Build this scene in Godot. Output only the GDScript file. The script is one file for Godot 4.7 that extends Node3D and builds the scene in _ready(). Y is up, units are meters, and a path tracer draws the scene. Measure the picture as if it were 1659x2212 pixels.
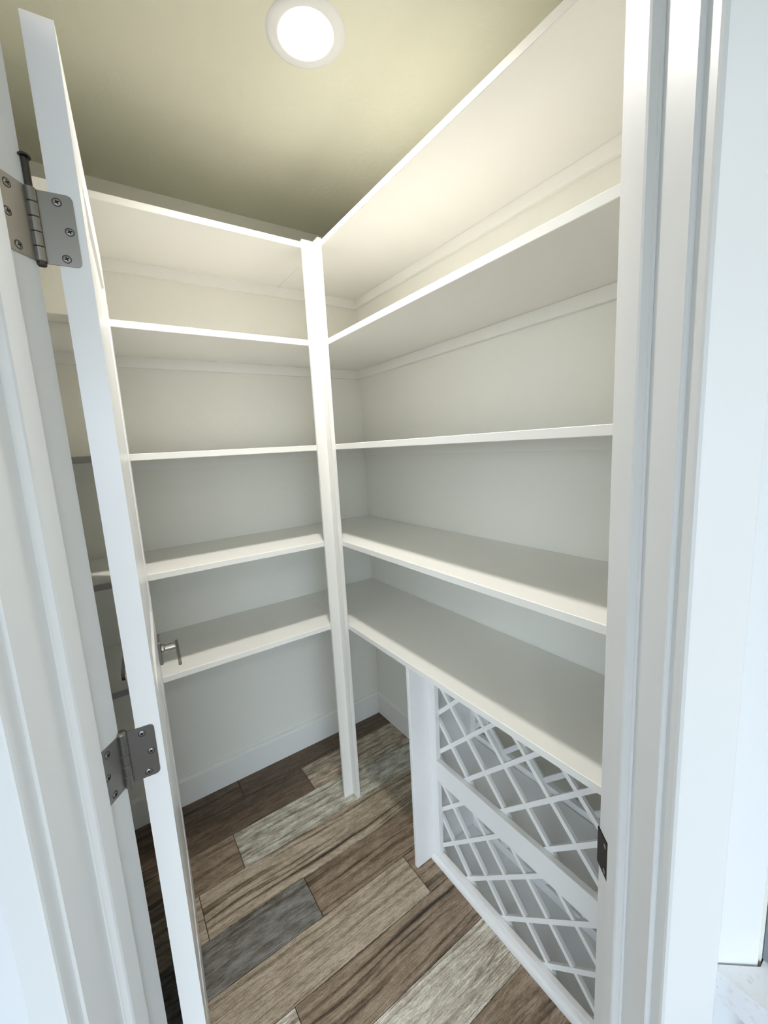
extends Node3D

# ---------------------------------------------------------------- helpers
var M := {}
const OX := Vector3(-1.17187602, 0.0, 1.10742978)      # pantry edge of the left jamb face
const DU := Vector3(0.77494449, 0.0, 0.6320293)        # along the doorway wall, left jamb to right jamb
const DW := Vector3(-0.6320293, 0.0, 0.77494449)       # out of the pantry, towards the kitchen
const UP := Vector3.UP
const H := 2.44

func du(u: float, y: float, w: float) -> Vector3:
	return OX + DU * u + DW * w + UP * y

func stn() -> SurfaceTool:
	var st := SurfaceTool.new()
	st.begin(Mesh.PRIMITIVE_TRIANGLES)
	st.set_smooth_group(-1)
	return st

func tri(st: SurfaceTool, a: Vector3, b: Vector3, c: Vector3, out: Vector3) -> void:
	var n := (a - c).cross(a - b)
	if n.length_squared() < 1e-16:
		return
	st.add_vertex(a)
	if n.dot(out) < 0.0:
		st.add_vertex(c); st.add_vertex(b)
	else:
		st.add_vertex(b); st.add_vertex(c)

func quad(st: SurfaceTool, a: Vector3, b: Vector3, c: Vector3, d: Vector3, out: Vector3) -> void:
	tri(st, a, b, c, out)
	tri(st, a, c, d, out)

# chamfered box spanned by lo..hi in the axes of t
func box(st: SurfaceTool, lo: Vector3, hi: Vector3, ch := 0.001, t := Transform3D.IDENTITY) -> void:
	var c := (lo + hi) * 0.5
	var e := (hi - lo) * 0.5
	var k := minf(ch, minf(e.x, minf(e.y, e.z)) * 0.45)
	var corner := func(ax: int, s: Vector3) -> Vector3:
		var v := Vector3(s.x * e.x, s.y * e.y, s.z * e.z)
		for i in 3:
			if i != ax:
				v[i] -= s[i] * k
		return t * (c + v)
	for ax in 3:
		var b1 := (ax + 1) % 3
		var b2 := (ax + 2) % 3
		for s in [-1.0, 1.0]:
			var q: Array[Vector3] = []
			for pr in [[-1.0, -1.0], [1.0, -1.0], [1.0, 1.0], [-1.0, 1.0]]:
				var sg := Vector3.ZERO
				sg[ax] = s; sg[b1] = pr[0]; sg[b2] = pr[1]
				q.append(corner.call(ax, sg))
			var o := Vector3.ZERO
			o[ax] = s
			quad(st, q[0], q[1], q[2], q[3], t.basis * o)
	if k <= 0.0:
		return
	for ax in 3:                       # edges parallel to ax
		var b1 := (ax + 1) % 3
		var b2 := (ax + 2) % 3
		for s1 in [-1.0, 1.0]:
			for s2 in [-1.0, 1.0]:
				var p := Vector3.ZERO
				p[ax] = -1.0; p[b1] = s1; p[b2] = s2
				var r := p
				r[ax] = 1.0
				var o := Vector3.ZERO
				o[b1] = s1; o[b2] = s2
				quad(st, corner.call(b1, p), corner.call(b2, p), corner.call(b2, r), corner.call(b1, r), t.basis * o)
	for sx in [-1.0, 1.0]:
		for sy in [-1.0, 1.0]:
			for sz in [-1.0, 1.0]:
				var s := Vector3(sx, sy, sz)
				tri(st, corner.call(0, s), corner.call(1, s), corner.call(2, s), t.basis * s)

# prism: profile pts in (ax, ay) at o, swept along v
func prism(st: SurfaceTool, pts: PackedVector2Array, o: Vector3, ax: Vector3, ay: Vector3, v: Vector3) -> void:
	var area := 0.0
	var n := pts.size()
	for i in n:
		var p := pts[i]
		var q := pts[(i + 1) % n]
		area += p.x * q.y - q.x * p.y
	var sg := signf(area)
	for i in n:
		var p := pts[i]
		var q := pts[(i + 1) % n]
		var e := q - p
		var on := (ax * e.y - ay * e.x) * sg
		var a := o + ax * p.x + ay * p.y
		var b := o + ax * q.x + ay * q.y
		quad(st, a, b, b + v, a + v, on)
	var idx := Geometry2D.triangulate_polygon(pts)
	for i in range(0, idx.size(), 3):
		var a := o + ax * pts[idx[i]].x + ay * pts[idx[i]].y
		var b := o + ax * pts[idx[i + 1]].x + ay * pts[idx[i + 1]].y
		var c := o + ax * pts[idx[i + 2]].x + ay * pts[idx[i + 2]].y
		tri(st, a, b, c, -v)
		tri(st, a + v, b + v, c + v, v)

# surface of revolution: profile (radius, height) about axis; smooth
func lathe(st: SurfaceTool, prof: PackedVector2Array, o: Vector3, axis: Vector3, seg: int) -> void:
	var sx := axis.cross(Vector3(0.3, 0.5, 0.81)).normalized()
	var sy := axis.cross(sx).normalized()
	for i in prof.size() - 1:
		var p := prof[i]
		var q := prof[i + 1]
		var e := q - p
		for k in seg:
			var a0 := TAU * k / seg
			var a1 := TAU * (k + 1) / seg
			var r0 := sx * cos(a0) + sy * sin(a0)
			var r1 := sx * cos(a1) + sy * sin(a1)
			var out := (r0 + r1) * 0.5 * (-e.y) + axis * e.x
			quad(st, o + r0 * p.x + axis * p.y, o + r1 * p.x + axis * p.y, o + r1 * q.x + axis * q.y, o + r0 * q.x + axis * q.y, out)

func cyl(st: SurfaceTool, a: Vector3, b: Vector3, r: float, seg := 16, ch := 0.0006) -> void:
	var l := (b - a).length()
	lathe(st, PackedVector2Array([Vector2(0, l), Vector2(r - ch, l), Vector2(r, l - ch), Vector2(r, ch), Vector2(r - ch, 0), Vector2(0, 0)]), a, (b - a) / l, seg)

func numbered(called: String, parent: Node) -> String:
	if not parent.has_node(called):
		return called
	var i := 1
	while parent.has_node("%s_%03d" % [called, i]):
		i += 1
	return "%s_%03d" % [called, i]

func obj(called: String, st: SurfaceTool, m: Material, parent: Node = self) -> MeshInstance3D:
	st.generate_normals()
	var mi := MeshInstance3D.new()
	mi.name = numbered(called, parent)
	mi.mesh = st.commit()
	mi.material_override = m
	parent.add_child(mi, true)
	return mi

func thing(called: String, label := "", category := "", group := "", parent: Node = self) -> Node3D:
	var o := Node3D.new()
	o.name = numbered(called, parent)
	parent.add_child(o, true)
	tag(o, label, category, group)
	return o

func tag(o: Node, label := "", category := "", group := "", kind := "") -> void:
	if label: o.set_meta("label", label)
	if category: o.set_meta("category", category)
	if group: o.set_meta("group", group)
	if kind: o.set_meta("kind", kind)

func mat(c: Color, rough: float, metal := 0.0) -> StandardMaterial3D:
	var m := StandardMaterial3D.new()
	m.albedo_color = c
	m.roughness = rough
	m.metallic = metal
	return m

func bumpy(m: StandardMaterial3D, freq: float, strength: float, scale: float, sd: int) -> StandardMaterial3D:
	var n := FastNoiseLite.new()
	n.seed = sd
	n.noise_type = FastNoiseLite.TYPE_SIMPLEX_SMOOTH
	n.frequency = freq
	n.fractal_octaves = 3
	var im := n.get_seamless_image(256, 256)
	im.convert(Image.FORMAT_RGBA8)
	im.bump_map_to_normal_map(strength)
	m.normal_enabled = true
	m.normal_texture = ImageTexture.create_from_image(im)
	m.normal_scale = 1.0
	m.uv1_triplanar = true
	m.uv1_world_triplanar = true
	m.uv1_scale = Vector3(scale, scale, scale)
	return m

# ---------------------------------------------------------------- wood plank print
func f0(n: FastNoiseLite, u: float, v: float) -> float:
	return n.get_noise_2d(u * 5.0 + 200.0, v * 5.0) * 1.6

func plank_image(sd: int, cathedral: float, streak: float, blotch: float) -> Image:
	var W := 1024
	var HH := 176
	var lo := FastNoiseLite.new(); lo.seed = sd; lo.frequency = 0.9; lo.fractal_octaves = 3
	var fine := FastNoiseLite.new(); fine.seed = sd + 31; fine.frequency = 1.0; fine.fractal_octaves = 2
	var spot := FastNoiseLite.new(); spot.seed = sd + 77; spot.frequency = 1.0; spot.fractal_octaves = 3
	var rng := RandomNumberGenerator.new(); rng.seed = sd
	var cx := rng.randf_range(0.2, 0.8)
	var cy := rng.randf_range(0.3, 0.7)
	var data := PackedByteArray()
	data.resize(W * HH * 3)
	var k := 0
	for j in HH:
		var v := float(j) / HH
		for i in W:
			var u := float(i) / W
			var warp := lo.get_noise_2d(u * 1.6, v * 0.9)
			var dx := (u - cx) * 2.2
			var dy := (v - cy)
			var rad := sqrt(dy * dy * 1.6 + dx * dx * 0.06) + warp * 0.07
			var ring := sin(rad * 120.0 + f0(fine, u, v)) * 0.5 + 0.5
			var near := exp(-dx * dx * 5.0 - dy * dy * 9.0)
			var f1 := fine.get_noise_2d(u * 5.0, v * 46.0 + warp * 2.5)
			var f2 := fine.get_noise_2d(u * 34.0 + 90.0, v * 85.0)
			var f3 := fine.get_noise_2d(u * 170.0 + 300.0, v * 60.0)
			var st1 := lo.get_noise_2d(u * 0.9 + 40.0, v * 8.5 + warp * 0.8)
			var b := spot.get_noise_2d(u * 9.0, v * 5.5)
			var t := 0.84 - ring * cathedral * near * 0.30 + f1 * 0.17 + f2 * 0.20 + f3 * 0.12 + b * blotch
			t -= maxf(0.0, st1 - 0.06 + f1 * 0.12) * streak
			t = clampf(t, 0.22, 1.0)
			var warmth := clampf((0.9 - t) * 0.22, -0.02, 0.10)
			data[k] = int(255.0 * clampf(t * (1.0 + warmth * 0.6), 0, 1))
			data[k + 1] = int(255.0 * t)
			data[k + 2] = int(255.0 * clampf(t * (1.0 - warmth), 0, 1))
			k += 3
	return Image.create_from_data(W, HH, false, Image.FORMAT_RGB8, data)

func _ready() -> void:
	# ------------------------------------------------------------ camera
	var cam := Camera3D.new()
	cam.name = "camera"
	cam.fov = 2.0 * rad_to_deg(atan(1106.0 / 897.183))
	cam.near = 0.02
	cam.position = Vector3(-1.14143866, 1.4802985, 1.83537185)
	cam.basis = Basis(Vector3.UP, -0.59590472) * Basis(Vector3.RIGHT, -0.15689638) * Basis(Vector3.BACK, -0.05429869)
	add_child(cam)
	cam.current = true

	# ------------------------------------------------------------ sky, exposure
	var we := WorldEnvironment.new()
	we.name = "world"
	var env := Environment.new()
	env.background_mode = Environment.BG_SKY
	var sky := Sky.new()
	var sm := ProceduralSkyMaterial.new()
	sm.sky_top_color = Color(0.85, 0.925, 1.0)
	sm.sky_horizon_color = Color(0.85, 0.925, 1.0)
	sm.ground_horizon_color = Color(0.55, 0.58, 0.60)
	sm.ground_bottom_color = Color(0.45, 0.47, 0.48)
	sm.sky_energy_multiplier = 1.0
	sm.ground_energy_multiplier = 1.0
	sky.sky_material = sm
	env.sky = sky
	env.background_energy_multiplier = 7.4
	env.tonemap_mode = Environment.TONE_MAPPER_LINEAR
	env.tonemap_exposure = 1.0
	env.sdfgi_enabled = true
	env.ssao_enabled = true
	env.ssil_enabled = true
	we.environment = env
	add_child(we)

	# ------------------------------------------------------------ recessed ceiling lamp (light itself)
	var lamp := SpotLight3D.new()
	lamp.name = "downlight_beam"
	lamp.light_color = Color(1.0, 0.985, 0.965)
	lamp.light_energy = 1.18
	lamp.light_size = 0.045
	lamp.spot_range = 6.0
	lamp.spot_attenuation = 2.0
	lamp.spot_angle = 79.0
	lamp.spot_angle_attenuation = 0.8
	lamp.shadow_enabled = true
	lamp.position = Vector3(-0.606, H + 0.004, 0.829)
	lamp.rotation.x = -PI / 2
	add_child(lamp)

	# two kitchen downlights behind the photographer, whose light falls through the doorway
	for kx in [-2.25, -0.95]:
		var kl := SpotLight3D.new()
		kl.name = numbered("kitchen_beam", self)
		kl.light_color = Color(1.0, 1.0, 1.0)
		kl.light_energy = 0.85
		kl.light_size = 0.05
		kl.spot_range = 9.0
		kl.spot_attenuation = 2.0
		kl.spot_angle = 80.0
		kl.spot_angle_attenuation = 0.5
		kl.shadow_enabled = true
		kl.position = Vector3(kx, H - 0.012, 3.11)
		kl.rotation.x = -PI / 2
		add_child(kl)

	# ------------------------------------------------------------ materials
	M.wall = bumpy(mat(Color(0.958, 0.952, 0.912), 0.85), 0.035, 0.6, 4.0, 11)
	M.ceil = bumpy(mat(Color(0.885, 0.88, 0.80), 0.9), 0.04, 0.5, 4.0, 12)
	M.paint = mat(Color(0.91, 0.91, 0.905), 0.42)
	M.shelf = mat(Color(0.968, 0.963, 0.938), 0.5)
	M.door = mat(Color(0.955, 0.955, 0.955), 0.28)
	M.rack = mat(Color(0.965, 0.96, 0.95), 0.5)
	M.steel = mat(Color(0.60, 0.585, 0.57), 0.36, 1.0)
	M.screw = mat(Color(0.70, 0.69, 0.68), 0.42, 1.0)
	M.pin = mat(Color(0.34, 0.32, 0.30), 0.4, 1.0)
	M.chrome = mat(Color(0.72, 0.71, 0.70), 0.16, 1.0)
	M.dark = mat(Color(0.03, 0.03, 0.03), 0.6)
	M.bronze = mat(Color(0.10, 0.085, 0.075), 0.4, 0.8)
	M.subfloor = mat(Color(0.20, 0.17, 0.14), 0.9)
	M.kitchen = mat(Color(0.89, 0.895, 0.90), 0.8)
	M.cab = mat(Color(0.42, 0.45, 0.47), 0.5)

	build_shell()
	build_floor()
	build_doorway()
	build_door()
	build_shelves()
	build_post()
	build_rack()
	build_lamp()
	build_kitchen()

# ---------------------------------------------------------------- setting
func struct(called: String, st: SurfaceTool, m: Material, label: String, category: String) -> MeshInstance3D:
	var o := obj(called, st, m)
	tag(o, label, category, "", "structure")
	return o

func build_shell() -> void:
	var st := stn()
	box(st, Vector3(-4.6, -0.12, -0.12), Vector3(0.12, H + 0.1, 0.0), 0.0)
	struct("wall_back", st, M.wall, "off-white back wall behind the short shelves left of the corner post", "wall")
	st = stn()
	box(st, Vector3(0.0, -0.12, 0.0), Vector3(0.12, H + 0.1, 6.0), 0.0)
	struct("wall_right", st, M.wall, "off-white side wall behind the long shelves and the wine rack", "wall")
	st = stn()
	box(st, Vector3(-1.42, 0.0, 0.0), Vector3(-1.30, H, 1.0), 0.0)
	struct("wall_left", st, M.wall, "pantry side wall hidden behind the open door", "wall")
	st = stn()
	box(st, Vector3(-0.59, 0.0, 1.627), Vector3(0.0, H, 1.742), 0.0)
	struct("wall_front", st, M.wall, "short wall return behind the kitchen countertop", "wall")
	# doorway wall: two piers and the piece over the door, in the frame of the doorway
	var t := Transform3D(Basis(DU, UP, DW), OX)
	st = stn()
	box(st, Vector3(-0.31, 0.0, 0.0), Vector3(-0.020, H, 0.1276), 0.0, t)
	box(st, Vector3(0.747, 0.0, 0.0), Vector3(0.8475, H, 0.1276), 0.002, t)
	box(st, Vector3(-0.020, 2.06, 0.0), Vector3(0.747, H, 0.1276), 0.0, t)
	struct("wall_entry", st, M.kitchen, "pale blue-white angled wall that holds the pantry doorway", "wall")
	# kitchen walls that close the room behind the photographer; the wide opening is a patio door
	st = stn()
	box(st, Vector3(-4.6, -0.12, 0.0), Vector3(-4.48, H + 0.1, 2.2), 0.0)
	box(st, Vector3(-4.6, -0.12, 5.0), Vector3(-4.48, H + 0.1, 5.52), 0.0)
	box(st, Vector3(-4.6, -0.12, 2.2), Vector3(-4.48, 0.25, 5.0), 0.0)
	box(st, Vector3(-4.6, 2.3, 2.2), Vector3(-4.48, H + 0.1, 5.0), 0.0)
	struct("wall_kitchen", st, M.kitchen, "white kitchen wall with a wide window opening, out of the picture", "wall")
	st = stn()
	box(st, Vector3(-4.48, -0.12, 5.4), Vector3(-3.6, H + 0.1, 5.52), 0.0)
	box(st, Vector3(-0.9, -0.12, 5.4), Vector3(0.0, H + 0.1, 5.52), 0.0)
	box(st, Vector3(-3.6, 2.2, 5.4), Vector3(-0.9, H + 0.1, 5.52), 0.0)
	struct("wall_patio", st, M.kitchen, "kitchen wall with a patio door opening behind the photographer", "wall")
	# ceiling, with a square hole for the lamp housing
	st = stn()
	var lx := -0.606
	var lz := 0.829
	var hs := 0.0632
	var y1 := H + 0.05
	box(st, Vector3(-4.48, H, 0.0), Vector3(0.0, y1, lz - hs), 0.0)
	box(st, Vector3(-4.48, H, lz + hs), Vector3(0.0, y1, 5.4), 0.0)
	box(st, Vector3(-4.48, H, lz - hs), Vector3(lx - hs, y1, lz + hs), 0.0)
	box(st, Vector3(lx + hs, H, lz - hs), Vector3(0.0, y1, lz + hs), 0.0)
	box(st, Vector3(-4.48, y1, 0.0), Vector3(0.0, y1 + 0.05, 5.4), 0.0)
	struct("ceiling", st, M.ceil, "flat greige ceiling around the recessed light", "ceiling")
	# baseboards with an eased top
	var prof := PackedVector2Array([Vector2(0, 0), Vector2(0.015, 0), Vector2(0.015, 0.112), Vector2(0.0135, 0.1175), Vector2(0.009, 0.122), Vector2(0.004, 0.1245), Vector2(0, 0.1245)])
	st = stn()
	prism(st, prof, Vector3(-1.30, 0, 0), Vector3(0, 0, 1), UP, Vector3(1.30, 0, 0))
	struct("baseboard_back", st, M.shelf, "white baseboard along the back wall under the lowest short shelf", "baseboard")
	st = stn()
	prism(st, prof, Vector3(0, 0, 0.0152), Vector3(-1, 0, 0), UP, Vector3(0, 0, 0.795))
	struct("baseboard_right", st, M.shelf, "white baseboard in the dark corner beside the wine rack", "baseboard")

func build_floor() -> void:
	var st := stn()
	box(st, Vector3(-4.48, -0.12, 0.0), Vector3(0.0, -0.008, 5.4), 0.0)
	var fl := struct("floor", st, M.subfloor, "grey-brown wood plank floor running across the pantry", "floor")
	# plank prints: soft, streaked, cathedral, mottled
	var prints: Array[Texture2D] = []
	for p in [[3, 0.2, 0.45, 0.12], [7, 1.0, 0.3, 0.12], [12, 0.5, 0.8, 0.14], [19, 0.15, 0.5, 0.26], [26, 0.8, 0.5, 0.16], [33, 0.2, 0.65, 0.18]]:
		var im := plank_image(p[0], p[1], p[2], p[3])
		im.generate_mipmaps()
		prints.append(ImageTexture.create_from_image(im))
	var rows := [-0.03, 0.126, 0.2815, 0.446, 0.609, 0.7605, 0.9135, 1.0665, 1.216, 1.368, 1.52, 1.674, 1.83, 1.98, 2.13, 2.28]
	# per row: x of one end joint, then the planks from left to right as [print, colour]
	var dk := Color(0.50, 0.42, 0.345)
	var br := Color(0.68, 0.60, 0.515)
	var tp := Color(0.84, 0.775, 0.69)
	var lt := Color(0.94, 0.91, 0.85)
	var gy := Color(0.60, 0.59, 0.57)
	var sv := Color(0.88, 0.865, 0.81)
	var lay := [
		[-0.80, [[2, br], [5, dk], [0, dk], [2, br]]],
		[-0.535, [[2, tp], [4, dk], [3, tp], [0, tp]]],
		[-0.891, [[4, tp], [5, br], [3, sv], [0, dk]]],
		[-1.048, [[3, tp], [0, tp], [2, tp], [2, tp]]],
		[-0.7335, [[0, br], [3, gy], [5, br], [0, br]]],
		[-0.41, [[1, tp], [0, tp], [5, br], [2, br]]],
		[-0.894, [[4, lt], [3, lt], [2, br], [0, br]]],
		[0.0, [[2, br], [4, lt], [1, lt], [0, br]]],
		[0.10, [[3, tp], [5, br], [5, br], [4, lt]]],
		[-1.0, [[0, tp], [4, lt], [2, br], [3, lt]]],
		[-0.5, [[1, lt], [0, br], [5, tp], [3, tp]]],
		[-0.85, [[2, br], [3, lt], [4, tp], [0, lt]]],
		[-0.4, [[0, br], [1, lt], [2, tp], [0, lt]]],
		[-1.1, [[5, tp], [4, br], [3, lt], [0, lt]]],
		[-0.6, [[0, br], [2, lt], [1, tp], [0, lt]]],
	]
	var L := 0.9144
	var cache := {}
	for r in lay.size():
		var z0: float = maxf(rows[r], 0.0)
		var z1: float = rows[r + 1]
		var xs: Array[float] = []
		var jx: float = lay[r][0]
		for k in [-1, 0, 1, 2]:
			xs.append(jx + k * L)
		var kinds: Array = lay[r][1]
		for k in 4:
			var a: float = (xs[k] - L) if k == 0 else xs[k - 1]
			var b: float = xs[k]
			var ca := clampf(a, -1.95, -0.002)
			var cb := clampf(b, -1.95, -0.002)
			if cb - ca < 0.03:
				continue
			var key := "%d_%s" % [kinds[k][0], str(kinds[k][1])]
			if not cache.has(key):
				var m := mat(kinds[k][1], 0.5)
				m.albedo_texture = prints[kinds[k][0]]
				m.albedo_texture_force_srgb = false
				cache[key] = m
			var s := stn()
			plank(s, ca + 0.0008, cb - 0.0008, z0 + 0.0007, z1 - 0.0007, a, rows[r], (r * 0.37 + k * 0.21), r % 2 == 1)
			obj("plank", s, cache[key], fl)

func plank(st: SurfaceTool, x0: float, x1: float, z0: float, z1: float, xa: float, za: float, shift: float, flip: bool) -> void:
	var c := 0.0012
	var uvp := func(p: Vector3) -> Vector2:
		var u := (p.x - xa) / 0.9144
		var v := (p.z - za) / 0.16
		if flip:
			v = 1.0 - v
		return Vector2(clampf(u, 0.002, 0.998), clampf(v, 0.01, 0.99))
	var add := func(a: Vector3, b: Vector3, cc: Vector3, d: Vector3, out: Vector3) -> void:
		for t3 in [[a, b, cc], [a, cc, d]]:
			var n: Vector3 = (t3[0] - t3[2]).cross(t3[0] - t3[1])
			var order := [0, 1, 2] if n.dot(out) >= 0.0 else [0, 2, 1]
			for o in order:
				st.set_uv(uvp.call(t3[o]))
				st.add_vertex(t3[o])
	var y := 0.0
	var b0 := -0.0078
	var i00 := Vector3(x0 + c, y, z0 + c); var i10 := Vector3(x1 - c, y, z0 + c)
	var i11 := Vector3(x1 - c, y, z1 - c); var i01 := Vector3(x0 + c, y, z1 - c)
	var o00 := Vector3(x0, y - c, z0); var o10 := Vector3(x1, y - c, z0)
	var o11 := Vector3(x1, y - c, z1); var o01 := Vector3(x0, y - c, z1)
	var d := Vector3(0, b0 + c, 0)
	add.call(i00, i10, i11, i01, Vector3.UP)
	add.call(i00, i10, o10, o00, Vector3(0, 1, -1))
	add.call(i01, i11, o11, o01, Vector3(0, 1, 1))
	add.call(i00, i01, o01, o00, Vector3(-1, 1, 0))
	add.call(i10, i11, o11, o10, Vector3(1, 1, 0))
	add.call(o00, o10, o10 + d, o00 + d, Vector3(0, 0, -1))
	add.call(o01, o11, o11 + d, o01 + d, Vector3(0, 0, 1))
	add.call(o00, o01, o01 + d, o00 + d, Vector3(-1, 0, 0))
	add.call(o10, o11, o11 + d, o10 + d, Vector3(1, 0, 0))

func build_doorway() -> void:
	var t := Transform3D(Basis(DU, UP, DW), OX)
	var fr := thing("trim_1", "white painted door frame with stop and casing around the pantry doorway", "door frame")
	fr.set_meta("kind", "structure")
	var top := 2.042
	for s in [0, 1]:
		var st := stn()
		if s == 0:
			box(st, Vector3(-0.0195, 0, -0.006), Vector3(0.0, top, 0.1276), 0.0012, t)
		else:
			box(st, Vector3(0.727, 0, -0.006), Vector3(0.7465, top, 0.1276), 0.0012, t)
		obj("jamb", st, M.paint, fr)
	var hd := stn()
	box(hd, Vector3(-0.0195, top, -0.006), Vector3(0.7465, 2.0595, 0.1276), 0.0012, t)
	obj("head_jamb", hd, M.paint, fr)
	# stops: flat face, eased edge towards the kitchen
	var prof := PackedVector2Array([Vector2(0, 0.0412), Vector2(0.009, 0.0412), Vector2(0.010, 0.0422), Vector2(0.010, 0.0665), Vector2(0.0088, 0.0695), Vector2(0.0062, 0.0722), Vector2(0.0038, 0.0748), Vector2(0.003, 0.0762), Vector2(0, 0.0762)])
	for s in [0, 1]:
		var st := stn()
		var o := du(0.0002 if s == 0 else 0.7268, 0.0, 0.0)
		prism(st, prof, o, DU if s == 0 else -DU, DW, UP * (top - 0.0005))
		obj("stop", st, M.paint, fr)
	var hst := stn()
	prism(hst, prof, du(0.0105, top - 0.0002, 0.0), -UP, DW, DU * 0.706)
	obj("stop", hst, M.paint, fr)
	# casing on the kitchen side, eased edges
	var cp := PackedVector2Array([Vector2(0, 0), Vector2(0.0566, 0), Vector2(0.0566, 0.0185), Vector2(0.0545, 0.0206), Vector2(0.0035, 0.0214), Vector2(0.0010, 0.0196), Vector2(0, 0.0165)])
	for s in [0, 1]:
		var st := stn()
		var o := du(-0.0052 if s == 0 else 0.7322, 0.0, 0.1278)
		prism(st, cp, o, -DU if s == 0 else DU, DW, UP * (top + 0.005))
		obj("casing", st, M.paint, fr)
	var hc := stn()
	prism(hc, cp, du(-0.0618, top + 0.0055, 0.1278), UP, DW, DU * 0.8506)
	obj("casing", hc, M.paint, fr)
	# strike plate on the right jamb
	var sp := stn()
	box(sp, Vector3(0.7255, 0.853, -0.0085), Vector3(0.7272, 0.912, 0.0405), 0.0004, t)
	box(sp, Vector3(0.7262, 0.866, -0.0105), Vector3(0.7296, 0.899, -0.0062), 0.0008, t)
	var spm := obj("strike_plate", sp, M.bronze, fr)
	spm.set_meta("label", "small dark metal strike plate")
	for y in [0.862, 0.903]:
		var sc := stn()
		cyl(sc, du(0.7256, y, 0.016), du(0.7248, y, 0.016), 0.0035, 12, 0.0003)
		obj("screw", sc, M.chrome, spm)

# ---------------------------------------------------------------- door
func screw_mesh() -> ArrayMesh:
	var st := stn()
	lathe(st, PackedVector2Array([Vector2(0, 0.0012), Vector2(0.0022, 0.0012), Vector2(0.0038, 0.0006), Vector2(0.0045, -0.0004)]), Vector3.ZERO, Vector3.BACK, 20)
	st.generate_normals()
	st.set_material(M.screw)
	var am := st.commit()
	var s2 := stn()
	for a in [0.4, 0.4 + PI / 2]:
		box(s2, Vector3(-0.0028, -0.0008, 0.0008), Vector3(0.0028, 0.0008, 0.00135), 0.0, Transform3D(Basis(Vector3.BACK, a), Vector3.ZERO))
	s2.generate_normals()
	s2.set_material(M.dark)
	s2.commit(am)
	var s3 := stn()
	lathe(s3, PackedVector2Array([Vector2(0.0046, 0.0005), Vector2(0.0054, 0.00015)]), Vector3.ZERO, Vector3.BACK, 20)
	s3.generate_normals()
	s3.set_material(M.pin)
	s3.commit(am)
	return am

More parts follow.
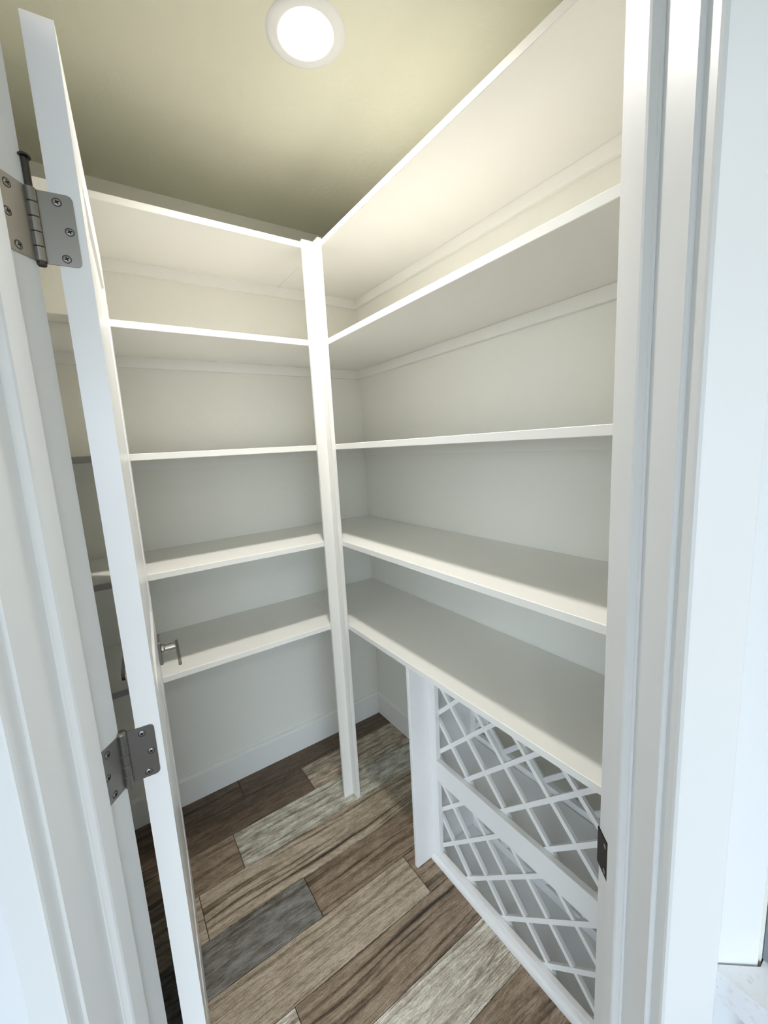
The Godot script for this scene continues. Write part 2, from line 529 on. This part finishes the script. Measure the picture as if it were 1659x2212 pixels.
func build_door() -> void:
	var dr := thing("door_1", "white panelled pantry door standing open beside the left jamb", "door")
	dr.set_meta("kind", "structure")
	var ang := deg_to_rad(-85.6)
	var dn := Vector3(cos(ang), 0, sin(ang))            # hinge edge to free edge
	var dt := Vector3(-dn.z, 0, dn.x)                   # pantry face to kitchen face
	var B := Vector3(-1.11116, 0, 1.10455)
	var A := B - dt * 0.035
	var Wd := 0.711
	var y0 := 0.012
	var y1 := 2.036
	# faces: frame of stiles and rails, groove, raised fields
	var xs := [0.0, 0.115, Wd - 0.115, Wd]
	var ys := [y0, 0.25, 0.905, 1.045, 1.915, y1]
	var sl := stn()
	var fields: Array = []
	for side in [0, 1]:
		var o: Vector3 = B if side == 1 else A
		var n: Vector3 = dt if side == 1 else -dt
		var pt := func(x: float, y: float, dep: float) -> Vector3:
			return o + dn * x + UP * y - n * dep
		for i in 3:
			for j in 5:
				var hole: bool = i == 1 and (j == 1 or j == 3)
				if not hole:
					quad(sl, pt.call(xs[i], ys[j], 0.0), pt.call(xs[i + 1], ys[j], 0.0), pt.call(xs[i + 1], ys[j + 1], 0.0), pt.call(xs[i], ys[j + 1], 0.0), n)
				else:
					var fs := stn()
					var ring := [[0.0, 0.0], [0.008, 0.007], [0.020, 0.009], [0.026, 0.009], [0.060, 0.0015]]
					for k in 4:
						var e0: float = ring[k][0]
						var e1: float = ring[k + 1][0]
						var d0: float = ring[k][1]
						var d1: float = ring[k + 1][1]
						var P := []
						for e in [[e0, d0], [e1, d1]]:
							P.append([pt.call(xs[1] + e[0], ys[j] + e[0], e[1]), pt.call(xs[2] - e[0], ys[j] + e[0], e[1]), pt.call(xs[2] - e[0], ys[j + 1] - e[0], e[1]), pt.call(xs[1] + e[0], ys[j + 1] - e[0], e[1])])
						for c in 4:
							quad(fs if k > 1 else sl, P[0][c], P[0][(c + 1) % 4], P[1][(c + 1) % 4], P[1][c], n)
					var e := 0.060
					quad(fs, pt.call(xs[1] + e, ys[j] + e, 0.0015), pt.call(xs[2] - e, ys[j] + e, 0.0015), pt.call(xs[2] - e, ys[j + 1] - e, 0.0015), pt.call(xs[1] + e, ys[j + 1] - e, 0.0015), n)
					fields.append(fs)
	# edges
	quad(sl, A + UP * y0, B + UP * y0, B + UP * y1, A + UP * y1, -dn)
	quad(sl, A + dn * Wd + UP * y0, B + dn * Wd + UP * y0, B + dn * Wd + UP * y1, A + dn * Wd + UP * y1, dn)
	quad(sl, A + UP * y1, B + UP * y1, B + dn * Wd + UP * y1, A + dn * Wd + UP * y1, UP)
	quad(sl, A + UP * y0, B + UP * y0, B + dn * Wd + UP * y0, A + dn * Wd + UP * y0, -UP)
	obj("slab", sl, M.door, dr)
	for fs in fields:
		obj("raised_panel", fs, M.door, dr)
	# hinges
	var scr := screw_mesh()
	var Mb := Vector3(-1.1650, 0, 1.10371)
	var jn := du(0.0, 0.0, 0.029) - OX                   # along the jamb
	var hinges := [[1.8308, 0.034, "steel hinge with its pin standing proud"], [1.0566, 0.0, "steel hinge below, pin fully seated"]]
	for hg in hinges:
		var top: float = hg[0]
		var bot: float = top - 0.0889
		var hn := Node3D.new()
		hn.name = numbered("hinge", dr)
		dr.add_child(hn, true)
		hn.set_meta("label", hg[2])
		# door leaf lies on the hinge edge of the door
		var ed := A - dn * 0.0
		var lf := PackedVector2Array()
		var w1 := 0.0255
		for p in [[-0.0165, 0.0], [w1 - 0.006, 0.0], [w1 - 0.0018, 0.0018], [w1, 0.006], [w1, 0.0829], [w1 - 0.0018, 0.0871], [w1 - 0.006, 0.0889], [-0.0165, 0.0889]]:
			lf.append(Vector2(p[0], p[1]))
		var st := stn()
		prism(st, lf, ed + UP * bot + dn * 0.0004, dt, UP, -dn * 0.0016)
		var l1 := obj("door_leaf", st, M.steel, hn)
		l1.set_meta("label", "leaf screwed to the door edge")
		# jamb leaf lies on the left jamb face
		var jf := PackedVector2Array()
		for p in [[-0.0115, 0.0], [0.0405, 0.0], [0.0408, 0.0010], [0.0408, 0.0879], [0.0405, 0.0889], [-0.0115, 0.0889]]:
			jf.append(Vector2(p[0], p[1]))
		st = stn()
		prism(st, jf, du(0.0001, bot, 0.0), DW, UP, DU * 0.0016)
		var l2 := obj("jamb_leaf", st, M.steel, hn)
		l2.set_meta("label", "leaf screwed to the jamb")
		# five knuckles
		st = stn()
		for k in 5:
			var ya := bot + 0.0889 * k / 5.0 + 0.0003
			cyl(st, Mb + UP * ya, Mb + UP * (ya + 0.0889 / 5.0 - 0.0006), 0.0068, 20, 0.0007)
		obj("barrel", st, M.steel, hn)
		st = stn()
		var lift: float = hg[1]
		cyl(st, Mb + UP * (bot - 0.0015), Mb + UP * (top + lift), 0.0042, 16)
		lathe(st, PackedVector2Array([Vector2(0, 0.0052), Vector2(0.0045, 0.0046), Vector2(0.0068, 0.0024), Vector2(0.0072, 0.0), Vector2(0, 0)]), Mb + UP * (top + lift + 0.0003), UP, 20)
		lathe(st, PackedVector2Array([Vector2(0, 0), Vector2(0.0050, 0), Vector2(0.0056, 0.0015), Vector2(0.0056, 0.0045), Vector2(0.0, 0.0045)]), Mb + UP * (bot - 0.0045), UP, 20)
		obj("pin", st, M.pin if lift > 0.0 else M.steel, hn)
		# three screws on each leaf
		for q in [[0.0098, 0.0780], [0.0190, 0.0435], [0.0112, 0.0090]]:
			var m1 := MeshInstance3D.new()
			m1.name = numbered("screw", hn)
			m1.mesh = scr
			hn.add_child(m1, true)
			m1.transform = Transform3D(Basis(dt, UP, -dn), ed + dt * (q[0] - 0.002) + UP * (bot + q[1]) - dn * 0.0012)
		for q in [[0.0245, 0.0775], [0.0300, 0.0435], [0.0225, 0.0090]]:
			var m2 := MeshInstance3D.new()
			m2.name = numbered("screw", hn)
			m2.mesh = scr
			hn.add_child(m2, true)
			m2.transform = Transform3D(Basis(-DW, UP, DU), du(0.0017, bot + q[1], q[0] - 0.001))
	# lever handle: square rose, round neck, flat lever on both faces
	var hd := Node3D.new()
	hd.name = "door_handle"
	dr.add_child(hd, true)
	hd.set_meta("label", "chrome lever handle")
	var hy := 0.908
	for side in [0, 1]:
		var o: Vector3 = (B if side == 1 else A) + dn * 0.648 + UP * hy
		var n: Vector3 = dt if side == 1 else -dt
		var tb := Transform3D(Basis(dn, UP, n), o)
		var st := stn()
		box(st, Vector3(-0.036, -0.036, 0.0002), Vector3(0.036, 0.036, 0.0095), 0.002, tb)
		obj("rose", st, M.chrome, hd)
		st = stn()
		lathe(st, PackedVector2Array([Vector2(0, 0.0), Vector2(0.0135, 0.0), Vector2(0.0135, 0.006), Vector2(0.0105, 0.009), Vector2(0.0105, 0.040), Vector2(0, 0.040)]), o + n * 0.0088, n, 24)
		obj("neck", st, M.chrome, hd)
		st = stn()
		var lp := PackedVector2Array()
		for p in [[0.012, -0.0125], [0.014, 0.0], [0.012, 0.0125], [-0.02, 0.0125], [-0.10, 0.011], [-0.120, 0.008], [-0.126, 0.0], [-0.122, -0.010], [-0.10, -0.0125], [-0.02, -0.0125]]:
			lp.append(Vector2(p[0], p[1]))
		prism(st, lp, o + n * 0.0470, dn, UP, n * 0.0085)
		obj("lever", st, M.chrome, hd)
	# latch face on the free edge
	var lt := stn()
	box(lt, Vector3(0.006, hy - 0.028, -0.0003), Vector3(0.029, hy + 0.028, 0.001), 0.0003, Transform3D(Basis(dt, UP, dn), A + dn * Wd))
	obj("latch_plate", lt, M.steel, dr)

# ---------------------------------------------------------------- shelves
func build_shelves() -> void:
	var hs := [2.2009, 1.8737, 1.4976, 1.1269, 0.7842]
	var th := 0.0204
	var left_l := [
		"short white shelf on the back wall, highest under the ceiling, left of the corner post",
		"short white shelf on the back wall, second down from the ceiling",
		"short white shelf on the back wall, the middle one of five",
		"short white shelf on the back wall, just above the one behind the door handle",
		"lowest short white shelf on the back wall, behind the chrome door handle",
	]
	var right_l := [
		"long white shelf on the side wall, highest, rising towards the recessed light",
		"long white shelf on the side wall, second down from the ceiling",
		"long white shelf on the side wall, the middle one of five",
		"long white shelf on the side wall, one above the shelf over the wine rack",
		"lowest long white shelf on the side wall, forming the top over the wine rack",
	]
	for k in 5:
		var h: float = hs[k]
		var s := thing("wall_shelf", left_l[k], "shelf", "short shelves on the back wall")
		var st := stn()
		box(st, Vector3(-1.2995, h - th, 0.0005), Vector3(-0.3971, h, 0.3921), 0.0012)
		obj("board", st, M.shelf, s)
		st = stn()
		box(st, Vector3(-1.281, h - th - 0.0385, 0.0005), Vector3(-0.3957, h - th - 0.0002, 0.0175), 0.0)
		obj("cleat", st, M.shelf, s)
		st = stn()
		box(st, Vector3(-1.2995, h - th - 0.0385, 0.0005), Vector3(-1.2825, h - th - 0.0002, 0.36), 0.001)
		obj("cleat", st, M.shelf, s)
	for k in 5:
		var h: float = hs[k]
		var s := thing("wall_shelf", right_l[k], "shelf", "long shelves on the side wall")
		var st := stn()
		box(st, Vector3(-0.3964, h - th, 0.0005), Vector3(-0.0005, h, 1.6265), 0.0012)
		obj("board", st, M.shelf, s)
		st = stn()
		box(st, Vector3(-0.0175, h - th - 0.0385, 0.018), Vector3(-0.0005, h - th - 0.0002, 1.6265), 0.001)
		obj("cleat", st, M.shelf, s)
		st = stn()
		box(st, Vector3(-0.3957, h - th - 0.0385, 0.0005), Vector3(-0.0005, h - th - 0.0002, 0.0175), 0.0)
		obj("cleat", st, M.shelf, s)

func build_post() -> void:
	var p := thing("corner_post", "tall slim white L-shaped post at the inner corner of the shelves", "post")
	var st := stn()
	box(st, Vector3(-0.4536, 0.0, 0.3925), Vector3(-0.4122, 2.2049, 0.4035), 0.0012)
	obj("front_board", st, M.shelf, p)
	st = stn()
	box(st, Vector3(-0.4120, 0.0, 0.3925), Vector3(-0.3968, 2.2049, 0.4407), 0.0012)
	obj("side_board", st, M.shelf, p)

# ---------------------------------------------------------------- wine rack
func slat(parent: Node, called: String, zc: float, yc: float, up: bool, width: float, rect: Rect2, x0: float, x1: float, m: Material) -> void:
	var d := Vector2(1, 1).normalized() if up else Vector2(1, -1).normalized()
	var n := Vector2(-d.y, d.x) * width * 0.5
	var c := Vector2(zc, yc)
	var strip := PackedVector2Array([c - d * 3 - n, c + d * 3 - n, c + d * 3 + n, c - d * 3 + n])
	var rp := PackedVector2Array([rect.position, Vector2(rect.end.x, rect.position.y), rect.end, Vector2(rect.position.x, rect.end.y)])
	for poly in Geometry2D.intersect_polygons(strip, rp):
		if poly.size() < 3:
			continue
		var a := 0.0
		for i in poly.size():
			a += poly[i].cross(poly[(i + 1) % poly.size()])
		if absf(a) < 0.0004:
			continue
		var st := stn()
		prism(st, poly, Vector3(x0, 0, 0), Vector3(0, 0, 1), UP, Vector3(x1 - x0, 0, 0))
		obj(called, st, m, parent)

func build_rack() -> void:
	var r := thing("wine_rack", "white built-in lattice wine rack under the lowest long shelf", "wine rack")
	var m: Material = M.rack
	var top := 0.7636
	var zE := 1.60
	var add := func(called: String, lo: Vector3, hi: Vector3, ch := 0.001) -> void:
		var st := stn()
		box(st, lo, hi, ch)
		obj(called, st, m, r)
	add.call("side_panel", Vector3(-0.3955, 0.0, 0.8115), Vector3(-0.118, top, 0.826), 0.0012)
	add.call("side_panel", Vector3(-0.302, 0.0, zE), Vector3(-0.02, top, zE + 0.018))
	# face frame
	add.call("stile", Vector3(-0.320, 0.0, 0.8263), Vector3(-0.302, top, 0.862))
	add.call("stile", Vector3(-0.320, 0.0, 1.566), Vector3(-0.302, top, zE))
	add.call("bottom_rail", Vector3(-0.3202, 0.0, 0.862), Vector3(-0.302, 0.0365, 1.566))
	add.call("middle_rail", Vector3(-0.3202, 0.3355, 0.862), Vector3(-0.302, 0.411, 1.566))
	add.call("top_rail", Vector3(-0.3202, 0.733, 0.862), Vector3(-0.302, top, 1.566))
	# boxes behind the frame
	add.call("base_board", Vector3(-0.3015, 0.0, 0.8263), Vector3(-0.02, 0.006, zE))
	add.call("middle_board", Vector3(-0.3015, 0.374, 0.8263), Vector3(-0.1205, 0.392, zE))
	# rear frame
	add.call("rear_stile", Vector3(-0.118, 0.006, 0.8115), Vector3(-0.100, top, 0.850))
	add.call("rear_rail", Vector3(-0.118, 0.3750, 0.850), Vector3(-0.100, 0.4125, 1.59))
	add.call("rear_rail", Vector3(-0.118, 0.006, 0.850), Vector3(-0.100, 0.040, 1.59))
	# quarter-round along the floor
	var q := PackedVector2Array([Vector2(0, 0)])
	for i in 7:
		var a := PI / 2 * i / 6.0
		q.append(Vector2(0.0125 * cos(a), 0.0150 * sin(a)))
	var st := stn()
	prism(st, q, Vector3(-0.3204, 0.0, 0.8265), Vector3(-1, 0, 0), UP, Vector3(0, 0, zE - 0.8265))
	obj("shoe_moulding", st, M.paint, r)
	# lattices fixed behind the frame: nodes every 0.0731 both ways
	var pz := 0.1462
	var upper := Rect2(0.842, 0.3935, 0.746, 0.352)
	var lower := Rect2(0.842, 0.0065, 0.746, 0.365)
	for sec in [[upper, 1.1335, 0.5635], [lower, 1.1335, 0.1905]]:
		var rc: Rect2 = sec[0]
		for k in range(-6, 8):
			var zc: float = sec[1] + k * pz
			var yc: float = sec[2]
			slat(r, "rising_slat", zc, yc, true, 0.0128, rc, -0.3018, -0.2925, m)
			slat(r, "falling_slat", zc, yc, false, 0.0128, rc, -0.3008, -0.2910, m)
	var rear := Rect2(0.8502, 0.4127, 0.735, 0.35)
	var rlow := Rect2(0.8502, 0.0402, 0.735, 0.334)
	for rc in [rear, rlow]:
		for k in range(-4, 7):
			var zc: float = 0.977 + k * 0.156
			slat(r, "rear_slat", zc, rc.position.y, true, 0.016, rc, -0.1175, -0.1095, m)
			slat(r, "rear_slat", zc, rc.position.y, false, 0.016, rc, -0.1165, -0.1085, m)

# ---------------------------------------------------------------- recessed light
func build_lamp() -> void:
	var em := mat(Color(0.95, 0.95, 0.93), 0.6)
	em.emission_enabled = true
	em.emission = Color(1.0, 0.97, 0.91)
	em.emission_energy_multiplier = 5.0
	em.cull_mode = BaseMaterial3D.CULL_DISABLED
	var c := Vector3(-0.606, H, 0.829)
	var l := thing("recessed_light", "round glowing recessed light with a white ring in the pantry ceiling", "light")
	var st := stn()
	st.set_smooth_group(0)
	lathe(st, PackedVector2Array([Vector2(0.0625, 0.030), Vector2(0.0600, 0.018), Vector2(0.0605, 0.002), Vector2(0.0630, -0.0035), Vector2(0.068, -0.0052), Vector2(0.082, -0.0042), Vector2(0.0905, -0.0018), Vector2(0.0922, 0.0)]), c, UP, 64)
	obj("trim_ring", st, M.paint, l)
	st = stn()
	st.set_smooth_group(0)
	lathe(st, PackedVector2Array([Vector2(0.0, 0.0225), Vector2(0.03, 0.0215), Vector2(0.0602, 0.0195)]), c, UP, 48)
	obj("lens", st, em, l)
	var i := 0
	for kx in [-2.25, -0.95]:
		c = Vector3(kx, H - 0.0002, 3.11)
		l = thing("recessed_light", ["flat round kitchen downlight farther from the side wall, out of the picture", "flat round kitchen downlight nearer the side wall, out of the picture"][i], "light")
		st = stn()
		lathe(st, PackedVector2Array([Vector2(0.062, -0.002), Vector2(0.064, -0.006), Vector2(0.082, -0.005), Vector2(0.092, 0.0)]), c, UP, 40)
		obj("trim_ring", st, M.paint, l)
		st = stn()
		lathe(st, PackedVector2Array([Vector2(0.0, -0.004), Vector2(0.0625, -0.003)]), c, UP, 40)
		obj("lens", st, em, l)
		i += 1

# ---------------------------------------------------------------- kitchen corner
func build_kitchen() -> void:
	var n := FastNoiseLite.new()
	n.seed = 5
	n.frequency = 0.06
	n.fractal_octaves = 4
	var im := n.get_seamless_image(512, 512)
	var n2 := FastNoiseLite.new()
	n2.seed = 9
	n2.noise_type = FastNoiseLite.TYPE_CELLULAR
	n2.frequency = 0.06
	var im2 := n2.get_seamless_image(512, 512)
	var out := Image.create(512, 512, false, Image.FORMAT_RGB8)
	for y in 512:
		for x in 512:
			var a := im.get_pixel(x, y).r
			var b := im2.get_pixel(x, y).r
			var v := 0.96 - maxf(0.0, a - 0.6) * 0.2
			if b < 0.055 and a > 0.5:
				v = 0.3
			out.set_pixel(x, y, Color(v, v, v * 1.01))
	var g := mat(Color(0.97, 0.97, 0.97), 0.22)
	g.albedo_texture = ImageTexture.create_from_image(out)
	g.uv1_triplanar = true
	g.uv1_world_triplanar = true
	g.uv1_scale = Vector3(3.0, 3.0, 3.0)
	var st := stn()
	var pts := PackedVector2Array([Vector2(-0.001, 1.7435), Vector2(-0.598, 1.7435), Vector2(-0.640, 1.7085), Vector2(-0.640, 3.6), Vector2(-0.001, 3.6)])
	prism(st, pts, Vector3(0, 0.837, 0), Vector3.RIGHT, Vector3.BACK, Vector3(0, 0.038, 0))
	var ct := obj("countertop", st, g)
	tag(ct, "white speckled stone countertop corner beside the right door casing", "countertop")
	var cb := thing("base_cabinet", "grey base cabinet under the speckled countertop", "cabinet")
	st = stn()
	box(st, Vector3(-0.60, 0.10, 1.745), Vector3(-0.001, 0.8365, 3.59), 0.001)
	box(st, Vector3(-0.54, 0.0, 1.745), Vector3(-0.001, 0.10, 3.59), 0.0)
	obj("body", st, M.cab, cb)
	for i in 4:
		st = stn()
		box(st, Vector3(-0.619, 0.115, 1.755 + i * 0.458), Vector3(-0.6005, 0.825, 1.755 + i * 0.458 + 0.45), 0.002)
		obj("cabinet_door", st, M.cab, cb)
	st = stn()
	box(st, Vector3(-0.588, 0.8755, 1.7425), Vector3(-0.001, 1.36, 1.7505), 0.001)
	var bs := obj("backsplash", st, mat(Color(0.50, 0.53, 0.56), 0.35))
	tag(bs, "grey backsplash panel rising from the speckled countertop", "backsplash")
